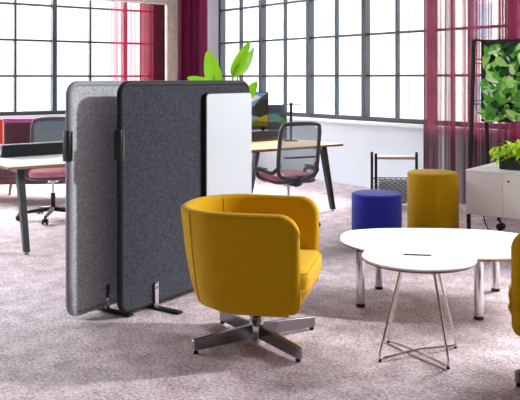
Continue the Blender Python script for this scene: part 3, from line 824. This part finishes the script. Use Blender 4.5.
def leaf(bm, base, d, up, L, Wd, mi=0, bend=.25, n=7, fold=.15, shape=1.0):
    d = d.normalized(); side = d.cross(up).normalized(); u = side.cross(d).normalized()
    prev = None
    for i in range(n+1):
        t_ = i/n
        c = base+d*L*t_-u*bend*L*t_*t_
        w_ = Wd*.5*(math.sin(PI*min(1, t_**.8*.97+.03))**shape)*(1-.25*t_)
        if i == n: w_ = .0006
        if i == 0: w_ = .002
        row = [bm.verts.new(c-side*w_+u*fold*w_), bm.verts.new(c), bm.verts.new(c+side*w_+u*fold*w_)]
        if prev:
            for k in range(2):
                f = bm.faces.new((prev[k], prev[k+1], row[k+1], row[k])); f.material_index = mi
        prev = row
pl = FL+cf*.62+cs*.29+Vector((0, 0, z1))
t = thing('potted_plant', 'lime green leafy plant in a black trough on the white cabinet', 'plant', pl, cang)
bm = NB(); box(bm, -.39, .45, -.11, .11, .001, .105, bev=.004); obj('planter', bm, M['black'], t)
bm = NB(); box(bm, -.38, .44, -.10, .10, .1055, .11); obj('soil', bm, M['soil'], t)
bm = NB()
for k in range(620):
    bx = random.uniform(-.38, .46); by = random.uniform(-.12, .12)
    hz = random.uniform(.07, .27)*(1-.12*abs((bx-.05)/.4))
    a = random.uniform(0, 2*PI); out = random.uniform(.3, 1)
    b0 = Vector((bx*1.08+.05*math.cos(a)*out, by*1.5+.05*math.sin(a)*out, hz-.0+(.02 if random.random() < .2 else 0)))
    leaf(bm, b0, Vector((math.cos(a), math.sin(a), random.uniform(-.9, .4))), Vector((0, 0, 1)), random.uniform(.045, .075), random.uniform(.03, .045), mi=random.choice((0, 0, 1)), bend=.3, n=4)
for k in range(30):
    a = random.uniform(PI*.6, PI*1.5)
    b0 = Vector((-.41+random.uniform(-.05, .04), random.uniform(-.12, .12), random.uniform(.07, .19)))
    leaf(bm, b0, Vector((math.cos(a), math.sin(a), -.6)), Vector((0, 0, 1)), .06, .04, mi=random.choice((0, 1)), n=4)
fo = obj('foliage', bm, [M['lime'], M['lime2']], t)
bm = NB()
for k in range(40):
    x = random.uniform(-.32, .42); y = random.uniform(-.09, .09)
    tube(bm, [(x, y, .125), (x*1.05, y*1.2, .20)], .003, 5)
obj('stems', bm, M['stem'], t)
# ------------------------------------------------------------------ A-frame stand with green wall
ec = Vector((2.233, 7.795, 0))
t = thing('green_wall_stand', 'black A-frame ladder stand carrying a panel of green leaves', 'plant stand', ec, cang)
GW = .86; ztop = 1.79; zb_ = .985
for sx in (0, GW):
    for (x0, x1, f0, f1) in ((-.045, -.030, -.10, -.28), (.01, .0, .03, .22)):
        if sx: x0, x1 = -x0, -x1
        bm = NB(); a = Vector((sx+x0, f0, ztop)); b = Vector((sx+x1, f1, .0))
        rr = []
        for p in (a, b): rr.append([bm.verts.new(p+Vector((dx*.015, dy*.015, 0))) for dx, dy in ((-1, -1), (1, -1), (1, 1), (-1, 1))])
        for k in range(4): bm.faces.new((rr[0][k], rr[0][(k+1) % 4], rr[1][(k+1) % 4], rr[1][k]))
        bm.faces.new(rr[0]); bm.faces.new(rr[1]); obj('leg', bm, M['black_metal'], t, smooth=False)
    bm = NB(); q = 1 if sx else -1; xx = sorted((sx+q*.06, sx-q*.02)); box(bm, xx[0], xx[1], -.115, .045, ztop, ztop+.016, bev=.002); obj('top_bracket', bm, M['black_metal'], t)
bm = NB(); box(bm, -.02, GW+.02, .0, .045, ztop-.002, ztop+.014, bev=.002); obj('top_bar', bm, M['black_metal'], t)
for z in (1.605, 1.565, 1.195, 1.16):
    bm = NB(); k = (ztop-z)/ztop
    tube(bm, [(-.045+.015*k, -.10-.18*k, z), (.01, .03+.19*k, z)], .006, 8); obj('rung', bm, M['black_metal'], t)
bm = NB(); box(bm, .0, GW, -.03, .0, zb_, ztop-.005, bev=.003); pn = obj('panel', bm, M['black'], t)
bm = NB()
for k in range(300):
    x = random.uniform(.01, GW-.01); z = random.uniform(zb_+.01, ztop-.03); lay = (k/300)
    a = random.choice((random.gauss(-PI*.25, .5), random.gauss(-PI*.75, .5), random.uniform(-PI, PI)))
    d = Vector((math.cos(a), -.15-.35*random.random(), math.sin(a)))
    r = random.random()
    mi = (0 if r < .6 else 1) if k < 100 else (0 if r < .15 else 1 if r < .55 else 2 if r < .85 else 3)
    L = random.uniform(.09, .17)
    if x+d.x*L < .01: d.x = abs(d.x)
    if z+d.z*L < zb_-.02: d.z = .2
    if z+d.z*L > ztop: d.z = -d.z
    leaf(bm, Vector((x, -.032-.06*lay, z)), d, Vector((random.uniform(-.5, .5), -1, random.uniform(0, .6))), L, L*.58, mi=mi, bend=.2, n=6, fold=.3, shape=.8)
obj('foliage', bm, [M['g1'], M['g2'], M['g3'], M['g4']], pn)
# ------------------------------------------------------------------ big-leaf plant behind the screens
PY = 6.75
pb = Vector((-.33, PY, 0))
t = thing('banana_plant', 'broad-leaved green plant rising from behind the charcoal screen', 'plant', pb)
bm = NB(); lathe(bm, [(0, .001), (.14, .001), (.15, .01), (.185, .38), (.188, .40), (.17, .40), (.165, .36), (0, .36)], 40); obj('pot', bm, M['pot'], t)
bm = NB(); lathe(bm, [(0, .362), (.163, .362), (.12, .375), (0, .38)], 24); obj('soil', bm, M['soil'], t)
def px(x, y, Y): return Vector(((x-260)/F*Y, Y, H-(y-78)/F*Y))-pb
def bigleaf(p0, p1, wd, Y0, Y1, m, upv, fold=.2, bend=.06, shape=.75):
    a = px(*p0, Y0); b = px(*p1, Y1)
    bm = NB(); leaf(bm, a, b-a, upv, (b-a).length, wd, bend=bend, n=16, fold=fold, shape=shape)
    lf = obj('leaf', bm, m, t, auto=80)
    bm = NB(); q = Vector((a.x*.25, a.y*.25, .37)); tube(bm, spline([q, q.lerp(a, .5)+Vector((a.x*.12, 0, .1)), a, a.lerp(b, .35)-Vector((0, 0, 0))], 6), .008, 8)
    obj('stalk', bm, M['stem'], lf)
bigleaf((216, 89), (207, 50), .165, 6.7, 6.6, M['leaf_big'], Vector((.2, -1, .1)), bend=-.06, shape=.5)
bigleaf((216, 90), (188, 77), .15, 6.85, 6.7, M['leaf_big'], Vector((0, -.8, .6)), shape=.5)
bigleaf((233, 77), (249, 41), .125, 6.8, 6.75, M['leaf_big'], Vector((-.3, -1, .1)), bend=.08, shape=.6)
bigleaf((238, 75), (255, 47), .10, 6.95, 6.95, M['leaf_pale'], Vector((.7, -1, .1)), fold=.5)
bigleaf((245, 99), (257, 82), .11, 6.6, 6.55, M['leaf_big'], Vector((0, -1, .3)), shape=.5)
# ------------------------------------------------------------------ camera, light
cam = bpy.data.cameras.new('camera'); co = bpy.data.objects.new('camera', cam); COL.objects.link(co)
co.location = (0, 0, H); co.rotation_euler = (PI/2, 0, 0)
cam.sensor_width = 36; cam.sensor_fit = 'HORIZONTAL'; cam.lens = F/520*36; cam.shift_y = -122/520
cam.clip_start = .1; cam.clip_end = 400
SC.camera = co
w = bpy.data.worlds.new('sky'); SC.world = w; w.use_nodes = True
bg = w.node_tree.nodes['Background']; bg.inputs[0].default_value = (.90, .96, 1.0, 1); bg.inputs[1].default_value = 1.25
def area(name, loc, rot, sx, sy, power=0, portal=False, col=(1, 1, 1)):
    l = bpy.data.lights.new(name, 'AREA'); l.shape = 'RECTANGLE'; l.size = sx; l.size_y = sy; l.energy = power; l.color = col
    if portal: l.cycles.is_portal = True
    o = bpy.data.objects.new(name, l); COL.objects.link(o); o.location = loc; o.rotation_euler = rot
    return o
def aim(o, d): o.rotation_euler = Vector(d).to_track_quat('-Z', 'Y').to_euler()
o = area('window_portal', room((WP0+WP1)/2, -.005, (SILL+TOP)/2), (0, 0, 0), WP1-WP0, TOP-SILL, 1, True); aim(o, -V)
o = area('window_portal', room(.005, (LQ0+LQ1)/2, (SILL+TOP)/2), (0, 0, 0), LQ0-LQ1, TOP-SILL, 1, True); aim(o, W)
for i, (p, q) in enumerate(((6, -3), (6, -8), (10.5, -3), (10.5, -8))):
    area('ceiling_fill', room(p, q, CZ-.03), (0, 0, ANG), 1.2, 1.2, 6, col=(1, .97, .93))  # faint fill lights added under the ceiling, out of view
def sun(d, el, strength, ang, col):
    l = bpy.data.lights.new('daylight', 'SUN'); l.energy = strength; l.angle = math.radians(ang); l.color = col
    o = bpy.data.objects.new('daylight', l); COL.objects.link(o); o.location = (0, 20, 30)
    aim(o, (d.x*math.cos(math.radians(el)), d.y*math.cos(math.radians(el)), -math.sin(math.radians(el))))
sun((-V).normalized(), 32, 13.5, 42, (.985, .99, 1))
sun((W*.96+V*.27).normalized(), 24, 13.5, 45, (.97, .985, 1))
l = bpy.data.lights.new('added_spot', 'SPOT'); l.energy = 850; l.spot_size = math.radians(34); l.spot_blend = .7; l.shadow_soft_size = .12  # added spot, lights the felt screens from the right
o = bpy.data.objects.new('added_spot', l); COL.objects.link(o); o.location = (5.0, 4.78, 3.85); aim(o, Vector((-.9, 4.7, .6))-o.location)
l = bpy.data.lights.new('added_spot', 'SPOT'); l.energy = 330; l.spot_size = math.radians(32); l.spot_blend = .8; l.shadow_soft_size = .12  # second added spot, brightens the leaf panel and cabinet front
o = bpy.data.objects.new('added_spot', l); COL.objects.link(o); o.location = (1.6, 3.9, 3.85); aim(o, Vector((2.75, 7.4, 1.2))-o.location)
SC.view_settings.view_transform = 'Standard'; SC.view_settings.look = 'None'; SC.view_settings.gamma = 1
SC.view_settings.exposure = 0.7; SC.view_settings.use_curve_mapping = False
SC.cycles.use_denoising = True
SC.cycles.max_bounces = 8; SC.cycles.diffuse_bounces = 5; SC.cycles.transparent_max_bounces = 24
SC.cycles.sample_clamp_indirect = 8
